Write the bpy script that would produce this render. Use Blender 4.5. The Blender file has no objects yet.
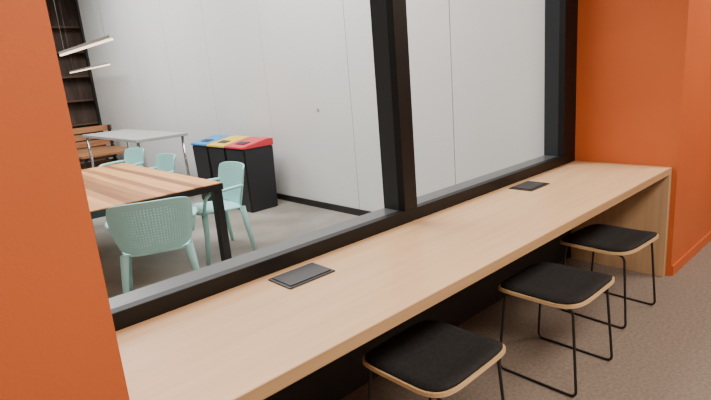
import bpy, math, bmesh, random
from mathutils import Vector, Matrix
random.seed(3)
D=bpy.data; COL=bpy.context.scene.collection
# ------------------------------------------------------------ materials
def mat(name,col,rough=.5,metal=0,spec=.5):
    m=D.materials.new(name); m.use_nodes=True
    b=m.node_tree.nodes['Principled BSDF']
    b.inputs['Base Color'].default_value=(*col,1); b.inputs['Roughness'].default_value=rough
    b.inputs['Metallic'].default_value=metal; b.inputs['Specular IOR Level'].default_value=spec
    return m
def noisy(name,c1,c2,scale=(5,5,5),rough=.6,detail=5,bump=0,bscale=None,spec=.3,lo=.35,hi=.65):
    m=mat(name,c1,rough,0,spec); n=m.node_tree; b=n.nodes['Principled BSDF']
    tc=n.nodes.new('ShaderNodeTexCoord'); mp=n.nodes.new('ShaderNodeMapping'); mp.inputs['Scale'].default_value=scale
    no=n.nodes.new('ShaderNodeTexNoise'); no.inputs['Detail'].default_value=detail; no.inputs['Scale'].default_value=1
    cr=n.nodes.new('ShaderNodeValToRGB'); cr.color_ramp.elements[0].position=lo; cr.color_ramp.elements[1].position=hi
    cr.color_ramp.elements[0].color=(*c1,1); cr.color_ramp.elements[1].color=(*c2,1)
    L=n.links.new
    L(tc.outputs['Object'],mp.inputs['Vector']); L(mp.outputs[0],no.inputs['Vector']); L(no.outputs['Fac'],cr.inputs[0]); L(cr.outputs[0],b.inputs['Base Color'])
    if bump:
        n2=n.nodes.new('ShaderNodeTexNoise'); n2.inputs['Scale'].default_value=bscale or 200; n2.inputs['Detail'].default_value=3
        bp=n.nodes.new('ShaderNodeBump'); bp.inputs['Strength'].default_value=bump; bp.inputs['Distance'].default_value=.003
        L(tc.outputs['Object'],n2.inputs['Vector']); L(n2.outputs['Fac'],bp.inputs['Height']); L(bp.outputs[0],b.inputs['Normal'])
    return m
ORANGE=noisy('orange_paint',(.54,.125,.035),(.51,.117,.032),(3,3,3),.5,bump=.12,bscale=160)
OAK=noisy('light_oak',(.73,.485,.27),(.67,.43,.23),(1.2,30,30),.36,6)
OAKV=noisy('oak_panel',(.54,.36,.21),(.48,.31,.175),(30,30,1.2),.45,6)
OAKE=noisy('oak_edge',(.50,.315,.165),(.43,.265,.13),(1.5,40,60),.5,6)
PLY=noisy('plywood',(.74,.52,.29),(.64,.43,.22),(6,6,200),.45)
FABRIC=noisy('black_fabric',(.010,.011,.012),(.018,.019,.021),(90,90,90),.85,bump=.3,bscale=400)
BLACK=mat('black_steel',(.012,.012,.013),.38)
FRAME=mat('window_frame_black',(.004,.0045,.005),.5,0,.3)
REVEAL_REFL=mat('frame_reflected_grey',(.085,.092,.096),.3)  # same black frame, with the white room's reflection put into the colour
REVEALD_REFL=mat('frame_reflected_slate',(.022,.027,.033),.3)  # black frame sides, lightened in colour for the reflection they show
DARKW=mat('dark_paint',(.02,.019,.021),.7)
WHITEP=noisy('white_panel',(.77,.79,.785),(.74,.76,.755),(1,1,.6),.42)
GROOVE=mat('groove',(.32,.33,.34),.7)
CARPET=noisy('carpet',(.26,.215,.182),(.18,.148,.125),(60,60,60),.95,8,.6,260,.1,.3,.7)
CONC=noisy('polished_concrete',(.36,.335,.29),(.21,.195,.17),(1.6,1.6,1.6),.34,9)
CEIL=mat('ceiling_white',(.7,.69,.67),.8)
OFFW=mat('offwhite',(.62,.58,.53),.8)
TEAL=mat('teal_plastic',(.37,.71,.69),.42)
CHROME=mat('chrome',(.7,.7,.7),.18,1)
GREYTOP=mat('grey_laminate',(.42,.42,.40),.4)
BINB=mat('bin_black',(.012,.012,.016),.45)
BLUE=mat('lid_blue',(.02,.27,.62),.4); YEL=mat('lid_yellow',(.85,.58,.03),.4); RED=mat('lid_red',(.66,.025,.05),.4)
DWOOD=noisy('dark_timber',(.17,.12,.095),(.10,.075,.06),(14,14,1.5),.6)
BWOOD=noisy('brown_timber',(.42,.20,.09),(.3,.13,.06),(2,18,18),.5)
SHELFW=noisy('shelf_timber',(.22,.14,.095),(.16,.10,.065),(2,18,18),.5)
OUTLET=mat('outlet_charcoal',(.022,.023,.024),.42)
STREAK=mat('streak_glow',(1,1,1)); _b=STREAK.node_tree.nodes['Principled BSDF']; _b.inputs['Emission Color'].default_value=(1,.70,.44,1); _b.inputs['Emission Strength'].default_value=3  # emission stands in for light streaks reflected in the glass
def plank_mat():
    m=noisy('plank_timber',(.72,.37,.14),(.56,.25,.085),(22,1.4,22),.4,6)
    n=m.node_tree;b=n.nodes['Principled BSDF'];src=b.inputs['Base Color'].links[0].from_socket
    tc=n.nodes.new('ShaderNodeTexCoord');sp=n.nodes.new('ShaderNodeSeparateXYZ');mu=n.nodes.new('ShaderNodeMath');mu.operation='MULTIPLY';mu.inputs[1].default_value=13
    fl=n.nodes.new('ShaderNodeMath');fl.operation='FLOOR'
    wn=n.nodes.new('ShaderNodeTexWhiteNoise');wn.noise_dimensions='1D'
    mx=n.nodes.new('ShaderNodeMix');mx.data_type='RGBA';mx.blend_type='MULTIPLY';mx.inputs[0].default_value=1
    cr=n.nodes.new('ShaderNodeValToRGB');cr.color_ramp.elements[0].color=(.45,.36,.30,1);cr.color_ramp.elements[1].color=(1.15,1.15,1.1,1);cr.color_ramp.elements[1].position=.5
    L=n.links.new
    L(tc.outputs['Object'],sp.inputs[0]);L(sp.outputs['X'],mu.inputs[0]);L(mu.outputs[0],fl.inputs[0]);L(fl.outputs[0],wn.inputs['W'])
    L(wn.outputs['Value'],cr.inputs[0]);L(src,mx.inputs[6]);L(cr.outputs[0],mx.inputs[7]);L(mx.outputs[2],b.inputs['Base Color'])
    return m
PLANK=plank_mat()
# ------------------------------------------------------------ helpers
def link(o,parent=None):
    COL.objects.link(o)
    if parent: o.parent=parent
    return o
def finish(bm,name,m,parent=None,loc=(0,0,0),smooth=False,rot=None):
    me=D.meshes.new(name);bmesh.ops.recalc_face_normals(bm,faces=bm.faces);bm.to_mesh(me);bm.free()
    for x in (m if isinstance(m,(list,tuple)) else [m]): me.materials.append(x)
    if smooth:
        for p in me.polygons:p.use_smooth=True
    o=D.objects.new(name,me);o.location=loc
    if rot:o.rotation_euler=rot
    return link(o,parent)
def addbox(bm,lo,hi,mi=0):
    v=[bm.verts.new((x,y,z)) for x in (lo[0],hi[0]) for y in (lo[1],hi[1]) for z in (lo[2],hi[2])]
    for q in ((0,1,3,2),(4,6,7,5),(0,4,5,1),(2,3,7,6),(0,2,6,4),(1,5,7,3)):
        bm.faces.new([v[i] for i in q]).material_index=mi
def box(name,lo,hi,m,parent=None,bev=0,kind=None):
    c=Vector([(a+b)/2 for a,b in zip(lo,hi)])
    bm=bmesh.new();addbox(bm,Vector(lo)-c,Vector(hi)-c)
    if bev:bmesh.ops.bevel(bm,geom=bm.edges[:],offset=bev,segments=2,affect='EDGES',profile=.5)
    o=finish(bm,name,m,parent,c)
    if kind:o['kind']=kind
    return o
def boxes(name,lst,m,parent=None,kind=None,loc=(0,0,0)):
    bm=bmesh.new()
    for b in lst:addbox(bm,*b)
    o=finish(bm,name,m,parent,loc)
    if kind:o['kind']=kind
    return o
def empty(name,loc,label,cat,group=None,rz=0):
    o=D.objects.new(name,None);o.empty_display_size=.1;o.location=loc;o.rotation_euler=(0,0,rz);link(o)
    o['label']=label;o['category']=cat
    if group:o['group']=group
    return o
def fillet(pts,r,closed=False,seg=6):
    out=[];n=len(pts);P=[Vector(p) for p in pts]
    for i in range(n):
        if not closed and i in(0,n-1):out.append(P[i]);continue
        a,b,c=P[i-1],P[i],P[(i+1)%n];d1=(a-b);d2=(c-b);rr=min(r,d1.length*.45,d2.length*.45)
        s=b+d1.normalized()*rr;e=b+d2.normalized()*rr
        for k in range(seg+1):
            t=k/seg;out.append(s*(1-t)**2+b*2*t*(1-t)+e*t*t)
    return out
def tube_bm(bm,pts,rad,closed=False,ns=10,flat=1.0):
    n=len(pts);rings=[];up=None
    for i in range(n):
        a=pts[i-1] if (i>0 or closed) else pts[i];c=pts[(i+1)%n] if (i<n-1 or closed) else pts[i]
        t=(c-a).normalized()
        if up is None:
            up=Vector((0,0,1)) if abs(t.z)<.9 else Vector((1,0,0))
        s=t.cross(up).normalized();up=s.cross(t).normalized()
        r=rad[i] if isinstance(rad,(list,tuple)) else rad
        rings.append([bm.verts.new(pts[i]+(s*math.cos(2*math.pi*k/ns)+up*math.sin(2*math.pi*k/ns)*flat)*r) for k in range(ns)])
    for i in range(n if closed else n-1):
        A=rings[i];B=rings[(i+1)%n]
        off=0
        if closed and i==n-1:
            off=min(range(ns),key=lambda o:(A[0].co-B[o].co).length)
        for k in range(ns):
            bm.faces.new((A[k],A[(k+1)%ns],B[(k+1+off)%ns],B[(k+off)%ns]))
    if not closed:
        bm.faces.new(rings[0]);bm.faces.new(rings[-1])
def tube(name,pts,rad,m,parent=None,closed=False,fil=0,ns=10,flat=1.0):
    P=fillet(pts,fil,closed) if fil else [Vector(p) for p in pts]
    bm=bmesh.new();tube_bm(bm,P,rad,closed,ns,flat);return finish(bm,name,m,parent,smooth=True)
def copy_tree(root,loc,rz):
    r=root.copy();COL.objects.link(r);r.location=loc;r.rotation_euler=(0,0,rz)
    def rec(src,dst):
        for ch in list(src.children):
            c=ch.copy();COL.objects.link(c);c.parent=dst;rec(ch,c)
    rec(root,r);return r
S='structure'
# ------------------------------------------------------------ shell
box('floor',(-2.5,-3,-.1),(6.5,1.78,0),CARPET,kind=S)
box('floor',(-5,1.78,-.1),(6.5,14.2,0),CONC,kind=S)
box('ceiling',(-2.5,-3,2.8),(6.5,1.70,2.9),CEIL,kind=S)
box('ceiling',(-5,1.85,4.0),(6.5,14.2,4.1),CEIL,kind=S)
box('wall_left',(-2.5,1.02,0),(.25,1.85,4.0),ORANGE,kind=S)
box('wall_right',(3.70,1.03,0),(6.5,1.85,4.0),ORANGE,kind=S)
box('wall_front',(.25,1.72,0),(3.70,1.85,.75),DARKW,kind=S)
box('wall_front',(.25,1.70,2.62),(3.70,1.85,4.0),ORANGE,kind=S)
box('wall_back',(-2.5,-3.1,0),(6.5,-3,2.8),OFFW,kind=S)
box('wall_left',(-2.6,-3.1,0),(-2.5,1.85,2.8),OFFW,kind=S)
box('wall_right',(6.5,-3.1,0),(6.6,1.85,2.8),ORANGE,kind=S)
box('baseboard_right',(3.71,1.018,0),(6.5,1.03,.07),ORANGE,kind=S)
box('baseboard_left',(-2.5,1.008,0),(.25,1.02,.07),ORANGE,kind=S)
# far room
seams=[1.86,2.73,4.02,5.55,6.95,8.3,9.65,11.0,12.3]
bm=bmesh.new();addbox(bm,(3.632,1.86,0),(3.74,12.3,4.0),1)
for a,b in zip(seams[:-1],seams[1:]): addbox(bm,(3.62,a+.004,.07),(3.634,b-.004,4.0),0)
part=finish(bm,'wall_partition',[WHITEP,GROOVE]);part['kind']=S
box('baseboard_partition',(3.606,1.86,0),(3.62,12.3,.075),BLACK,kind=S)
box('wall_far',(-5,14.2,0),(6.5,14.3,4.0),DWOOD,kind=S)
box('wall_far_left',(-5.1,1.85,0),(-5,14.2,4.0),OFFW,kind=S)
box('wall_far_right',(6.5,1.85,0),(6.6,14.2,4.0),DWOOD,kind=S)
boxes('trim_1',[((3.58,12.30,0),(3.78,12.40,4.0))],BLACK,kind=S)
# window
W0,W1,H0,H1,Y0,Y1=.25,3.70,.75,2.62,1.70,1.85
w=D.objects.new('window_1',None);w.location=(2,1.77,.75);link(w);w['kind']=S
def wbox(nm,lo,hi,m,bev=0):
    o=box(nm,lo,hi,m,None,bev);o.parent=w;o.location=o.location-w.location;o['kind']=S
YM=1.745
wbox('frame_rail',(W0,Y0,H0),(W1,YM,H0+.062),FRAME,.003)
wbox('rail_reveal',(W0,YM,H0),(W1,Y1,H0+.060),REVEAL_REFL)
wbox('frame_rail',(W0,Y0,H1-.06),(W1,Y1,H1),FRAME,.003)
wbox('frame_jamb',(W0,Y0,H0+.062),(W0+.08,Y1,H1-.06),FRAME,.003)
wbox('frame_jamb',(3.52,Y0,H0+.062),(W1,YM,H1-.06),FRAME,.003)
wbox('jamb_reveal',(3.523,YM,H0+.060),(W1,Y1,H1-.06),REVEALD_REFL)
wbox('frame_mullion',(1.835,Y0,H0+.062),(1.93,YM,H1-.06),FRAME,.003)
wbox('mullion_reveal',(1.838,YM,H0+.060),(1.927,Y1,H1-.06),REVEALD_REFL)
# ------------------------------------------------------------ counter
ct=empty('counter',(2,1.37,0),'long light oak bench counter below the black-framed window','counter')
def cb(nm,lo,hi,m,bev=0,parent=ct,root=ct):
    o=box(nm,lo,hi,m,None,bev);o.parent=parent;o.location=o.location-root.location;return o
cb('worktop',(.255,1.066,.709),(3.655,1.698,.75),OAK)
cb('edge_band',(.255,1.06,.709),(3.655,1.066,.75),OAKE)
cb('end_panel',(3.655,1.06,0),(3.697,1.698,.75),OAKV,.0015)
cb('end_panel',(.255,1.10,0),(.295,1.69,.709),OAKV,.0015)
# outlets on counter
def outlet(loc):
    r=empty('power_outlet',loc,'flat charcoal power outlet box with lid set on the oak counter','power outlet','counter power outlets')
    b=box('bezel',(-.11,-.075,0),(.11,.075,.006),OUTLET,r,.002)
    l=box('lid',(-.098,-.063,.0062),(.098,.063,.010),OUTLET,r,.0015)
    return r
po=outlet((1.085,1.575,.75));copy_tree(po,(2.82,1.575,.75),0)
# ------------------------------------------------------------ stool
def sq(u,v,n=5.5):
    m=max(abs(u),abs(v))
    if m==0:return 0,0
    a=math.atan2(v,u)
    r=(abs(math.cos(a))**n+abs(math.sin(a))**n)**(-1/n)
    return m*r*math.cos(a),m*r*math.sin(a)
def seat_z(x,y):
    return .020*max(0,(-y-.45)/.55)**1.6 - .010*(1-x*x)*(1-y*y) -.012*max(0,(y-.6)/.4)**2
def pad(name,half,th,z0,m,parent,N=20,round_=.0):
    bm=bmesh.new();T={};B={}
    for i in range(N+1):
        for j in range(N+1):
            x,y=sq(2*i/N-1,2*j/N-1);e=max(abs(2*i/N-1),abs(2*j/N-1))
            drop=round_*max(0,(e-.8)/.2)**2
            z=z0+seat_z(x,y)
            T[i,j]=bm.verts.new((x*half,y*half,z+th-drop));B[i,j]=bm.verts.new((x*half,y*half,z))
    for i in range(N):
        for j in range(N):
            bm.faces.new((T[i,j],T[i+1,j],T[i+1,j+1],T[i,j+1]));bm.faces.new((B[i,j],B[i,j+1],B[i+1,j+1],B[i+1,j]))
    loop=[(i,0) for i in range(N)]+[(N,j) for j in range(N)]+[(i,N) for i in range(N,0,-1)]+[(0,j) for j in range(N,0,-1)]
    for a,b in zip(loop,loop[1:]+loop[:1]): bm.faces.new((B[a],B[b],T[b],T[a]))
    return finish(bm,name,m,parent,smooth=False if not round_ else True)
def make_stool(loc,rz):
    r=empty('stool',loc,'low stool with black upholstered seat, plywood rim and sled frame','stool','stools along the counter',rz)
    s=pad('seat',.218,.016,.430,PLY,r)
    s['label']='pale plywood seat shell'
    c=pad('cushion',.210,.022,.4465,FABRIC,r,round_=.013)
    for sx in(-1,1):
        tube('sled_leg',[(sx*.178,-.168,.424),(sx*.197,-.200,.006),(sx*.197,.195,.006),(sx*.178,.165,.424)],.0064,BLACK,r,True,.035)
    tube('cross_bar',[(-.178,-.11,.424),(.178,-.11,.424)],.0055,BLACK,r)
    tube('cross_bar',[(-.178,.11,.424),(.178,.11,.424)],.0055,BLACK,r)
    return r
st=make_stool((1.355,1.155,0),math.radians(1))
for l,a in(((2.225,1.105,0),0),((2.99,1.165,0),-3)): copy_tree(st,l,math.radians(a))
# ------------------------------------------------------------ teal chair
def make_chair(loc,rz):
    r=empty('armchair',loc,'pale teal plastic armchair with finely perforated back at the table','chair','teal plastic armchairs',rz)
    r.scale=(1.02,.95,.98)
    N=45;bm=bmesh.new();V={}
    for i in range(N+1):
        for j in range(N+1):
            u=2*i/N-1;v=2*j/N-1;x,y=sq(u,v,4.5)
            wd=.235+.02*y
            z=.445-.016*(1-x*x)*(1-y*y)+.012*y-(.02*max(0,(y-.8)/.2)**2)
            V[i,j]=bm.verts.new((x*wd,y*.225+.02,z))
    for i in range(N):
        for j in range(N):
            if 5<i<N-6 and 5<j<N-6 and i%3==1 and j%3==1: continue
            bm.faces.new((V[i,j],V[i+1,j],V[i+1,j+1],V[i,j+1]))
    o=finish(bm,'seat',TEAL,r,smooth=True);md=o.modifiers.new('s','SOLIDIFY');md.thickness=.014;md.offset=0
    NI,NJ=100,57;bm=bmesh.new();V={}
    for i in range(NI+1):
        for j in range(NJ+1):
            s=2*i/NI-1;t=j/NJ
            top=.815-.035*abs(s)**3.5;bot=.435+.05*abs(s)**3
            if abs(s)>.9: top-= (abs(s)-.9)*.45
            z=bot+(top-bot)*t
            wd=.225+.040*math.sin(min(1,t*1.1)*math.pi*.5)
            x=wd*math.sin(s*1.25)/math.sin(1.25)
            y=-.20-.085*t+.16*(1-math.cos(s*1.25))*(.55+.35*t)
            V[i,j]=bm.verts.new((x,y,z))
    for i in range(NI):
        for j in range(NJ):
            if 10<i<NI-11 and 8<j<NJ-8 and i%3==0 and j%3==0: continue
            bm.faces.new((V[i,j],V[i+1,j],V[i+1,j+1],V[i,j+1]))
    o=finish(bm,'backrest',TEAL,r,smooth=True);md=o.modifiers.new('s','SOLIDIFY');md.thickness=.013;md.offset=0
    for sx in(-1,1):
        P=fillet([(sx*.255,-.175,.645),(sx*.285,-.02,.642),(sx*.285,.19,.632),(sx*.245,.225,.44)],.08)
        tube('armrest',P,[.024]*len(P),TEAL,r,ns=10,flat=.6)
    for sx in(-1,1):
        for sy,ry in((-1,-.17),(1,.20)):
            pts=[Vector((sx*.205,ry,.44)),Vector((sx*.23,ry+sy*.015,.25)),Vector((sx*.25,ry+sy*.05,0.004))]
            tube('leg',pts,[.030,.024,.017],TEAL,r,ns=10)
    return r
ch=make_chair((1.28,3.63,0),math.radians(-22))
for l,a in(((2.09,4.27,0),84),((2.08,5.72,0),88),((2.15,6.85,0),95)): copy_tree(ch,l,math.radians(a))
# ------------------------------------------------------------ timber table
tb=empty('dining_table',(1.43,5.06,-.03),'rustic plank-top table with black steel frame and legs','table')
box('tabletop',(-.55,-1.18,.715),(.55,1.18,.75),PLANK,tb,.003)
boxes('frame',[((-.555,-1.185,.69),(.555,-1.145,.742)),((-.555,1.145,.69),(.555,1.185,.742)),((.515,-1.145,.69),(.555,1.145,.742)),((-.555,-1.145,.69),(-.515,1.145,.742))],BLACK,tb)
for x in(-.51,.51):
    for y in(-1.14,1.14): box('leg',(x-.035,y-.035,.03),(x+.035,y+.035,.695),BLACK,tb,.003)
# side table
sd=empty('side_table',(2.76,8.1,0),'grey-topped high side table with slim chrome legs','table')
box('tabletop',(-.36,-1.2,.86),(.36,1.2,.90),GREYTOP,sd,.006)
for x in(-.31,.31):
    for y in(-1.12,1.12): tube('leg',[(x,y,0),(x,y,.87)],.02,CHROME,sd)
# timber bench
be=empty('bench',(3.0,10.6,0),'orange-brown slatted timber bench near the end of the room','bench')
boxes('slatted_seat',[((-.5,-.6+.16*k,.43),(.5,-.6+.16*k+.14,.47)) for k in range(8)],BWOOD,be)
boxes('slatted_backrest',[((-.5,.69,.10+.14*k),(.5,.72,.10+.14*k+.11)) for k in range(6)],BWOOD,be)
for x in(-.45,.41):
    for y in(-.55,.64): box('leg',(x,y,0),(x+.05,y+.05,.43 if y<0 else .9),BLACK,be)
# shelving at the far end
sh=empty('shelving_unit',(4.0,13.6,0),'tall brown timber shelving unit with slim black frame','shelf')
boxes('frame',[((x-.03,y-.03,0),(x+.03,y+.03,3.3)) for x in(-1.0,0,1.0) for y in(-.2,.2)],BLACK,sh)
boxes('back_panel',[((-.97,.17,.1),(.97,.19,3.28))],DWOOD,sh)
for k in range(6): box('shelf',(-.965,-.165,.3+.55*k),(.965,.165,.34+.55*k),SHELFW,sh)
# ------------------------------------------------------------ bins
def make_bin(loc,lid,cname):
    r=empty('recycling_bin',loc,'black plastic recycling bin with bright %s lid against the white wall'%cname,'bin','recycling bins')
    bm=bmesh.new()
    W,Dp,Ht=.215,.205,.76
    v=[]
    for z,k in((0,.92),(Ht,1.0)):
        v+= [bm.verts.new((sx*Dp*k,sy*W*k,z)) for sx,sy in((-1,-1),(1,-1),(1,1),(-1,1))]
    bm.faces.new(v[:4][::-1]);bm.faces.new(v[4:])
    for i in range(4):bm.faces.new((v[i],v[(i+1)%4],v[4+(i+1)%4],v[4+i]))
    bmesh.ops.bevel(bm,geom=bm.edges[:],offset=.012,segments=2,affect='EDGES')
    finish(bm,'body',BINB,r)
    bm=bmesh.new()
    pr=[(-.218,.762),(.21,.762),(.21,.845),(.12,.845),(-.218,.785)]
    A=[bm.verts.new((x,-.22,z)) for x,z in pr];B=[bm.verts.new((x,.22,z)) for x,z in pr]
    bm.faces.new(A);bm.faces.new(B[::-1])
    for i in range(5):bm.faces.new((A[i],A[(i+1)%5],B[(i+1)%5],B[i]))
    bmesh.ops.bevel(bm,geom=bm.edges[:],offset=.006,segments=2,affect='EDGES')
    l=finish(bm,'lid',lid,r);l['label']='bright %s lid'%cname
    bm=bmesh.new();addbox(bm,(-.045,-.10,0),(.045,.10,.006))
    finish(bm,'flap',BINB,r,(-.08,0,.8100),rot=(0,-math.atan2(.06,.338),0))
    return r
make_bin((3.20,5.45,0),RED,'red');make_bin((3.20,5.90,0),YEL,'yellow');make_bin((3.20,6.35,0),BLUE,'blue')
bm=bmesh.new();bmesh.ops.create_cone(bm,cap_ends=True,segments=24,radius1=.02,radius2=.018,depth=.008,matrix=Matrix.Translation((3.616,4.58,1.15))@Matrix.Rotation(-math.pi/2,4,'Y'));o=finish(bm,'lock_plate',GREYTOP,part);o['kind']=S
# added glowing bars standing in for light streaks reflected in the window glass
def streak_bar(loc,ln):
    r=empty('reflected_streak',loc,'slim warm glowing bar standing in for a light streak reflected in the glass','light streak','reflected light streaks')
    box('bar_top',(-.018,-ln/2,.0),(.018,ln/2,.03),GREYTOP,r)
    box('glow_strip',(-.014,-ln/2+.01,-.02),(.014,ln/2-.01,0),STREAK,r)
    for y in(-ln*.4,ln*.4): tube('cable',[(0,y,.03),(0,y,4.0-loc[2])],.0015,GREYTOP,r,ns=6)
streak_bar((1.83,6.35,2.03),1.9);streak_bar((3.30,11.4,2.04),2.6)
# ------------------------------------------------------------ lights
def area(name,loc,sx,sy,pw,col,rot=(0,0,0)):
    l=D.lights.new(name,'AREA');l.shape='RECTANGLE';l.size=sx;l.size_y=sy;l.energy=pw;l.color=col
    o=D.objects.new(name,l);o.location=loc;o.rotation_euler=rot;link(o);o['label']='flat ceiling light panel';o['category']='light';return o
area('ceiling_light',(1.2,-.5,2.78),3.0,.8,138,(1,.86,.72))
area('ceiling_light',(4.7,-.3,2.78),1.2,.8,85,(1,.86,.72))
area('ceiling_light',(1.9,4.0,3.95),2.2,2.6,215,(1,.99,.97))
area('ceiling_light',(1.5,8.5,3.95),2.5,4,285,(1,.99,.97))
wd=D.worlds.new('world');bpy.context.scene.world=wd;wd.use_nodes=True
wd.node_tree.nodes['Background'].inputs[0].default_value=(.8,.85,1,1);wd.node_tree.nodes['Background'].inputs[1].default_value=.1
# ------------------------------------------------------------ camera
th=math.radians(48.4);p=math.radians(13.7);ph=math.radians(4.8)
f=Vector((math.cos(th)*math.cos(p),math.sin(th)*math.cos(p),-math.sin(p)))
r0=Vector((math.sin(th),-math.cos(th),0));u0=r0.cross(f)
r=math.cos(ph)*r0-math.sin(ph)*u0;u=math.sin(ph)*r0+math.cos(ph)*u0
M=Matrix((r,u,-f)).transposed().to_4x4();M.translation=(0,0,1.5)
c=D.cameras.new('camera');c.sensor_width=36;c.lens=515/711*36;c.clip_start=.02
co=D.objects.new('camera',c);co.matrix_world=M;link(co);bpy.context.scene.camera=co
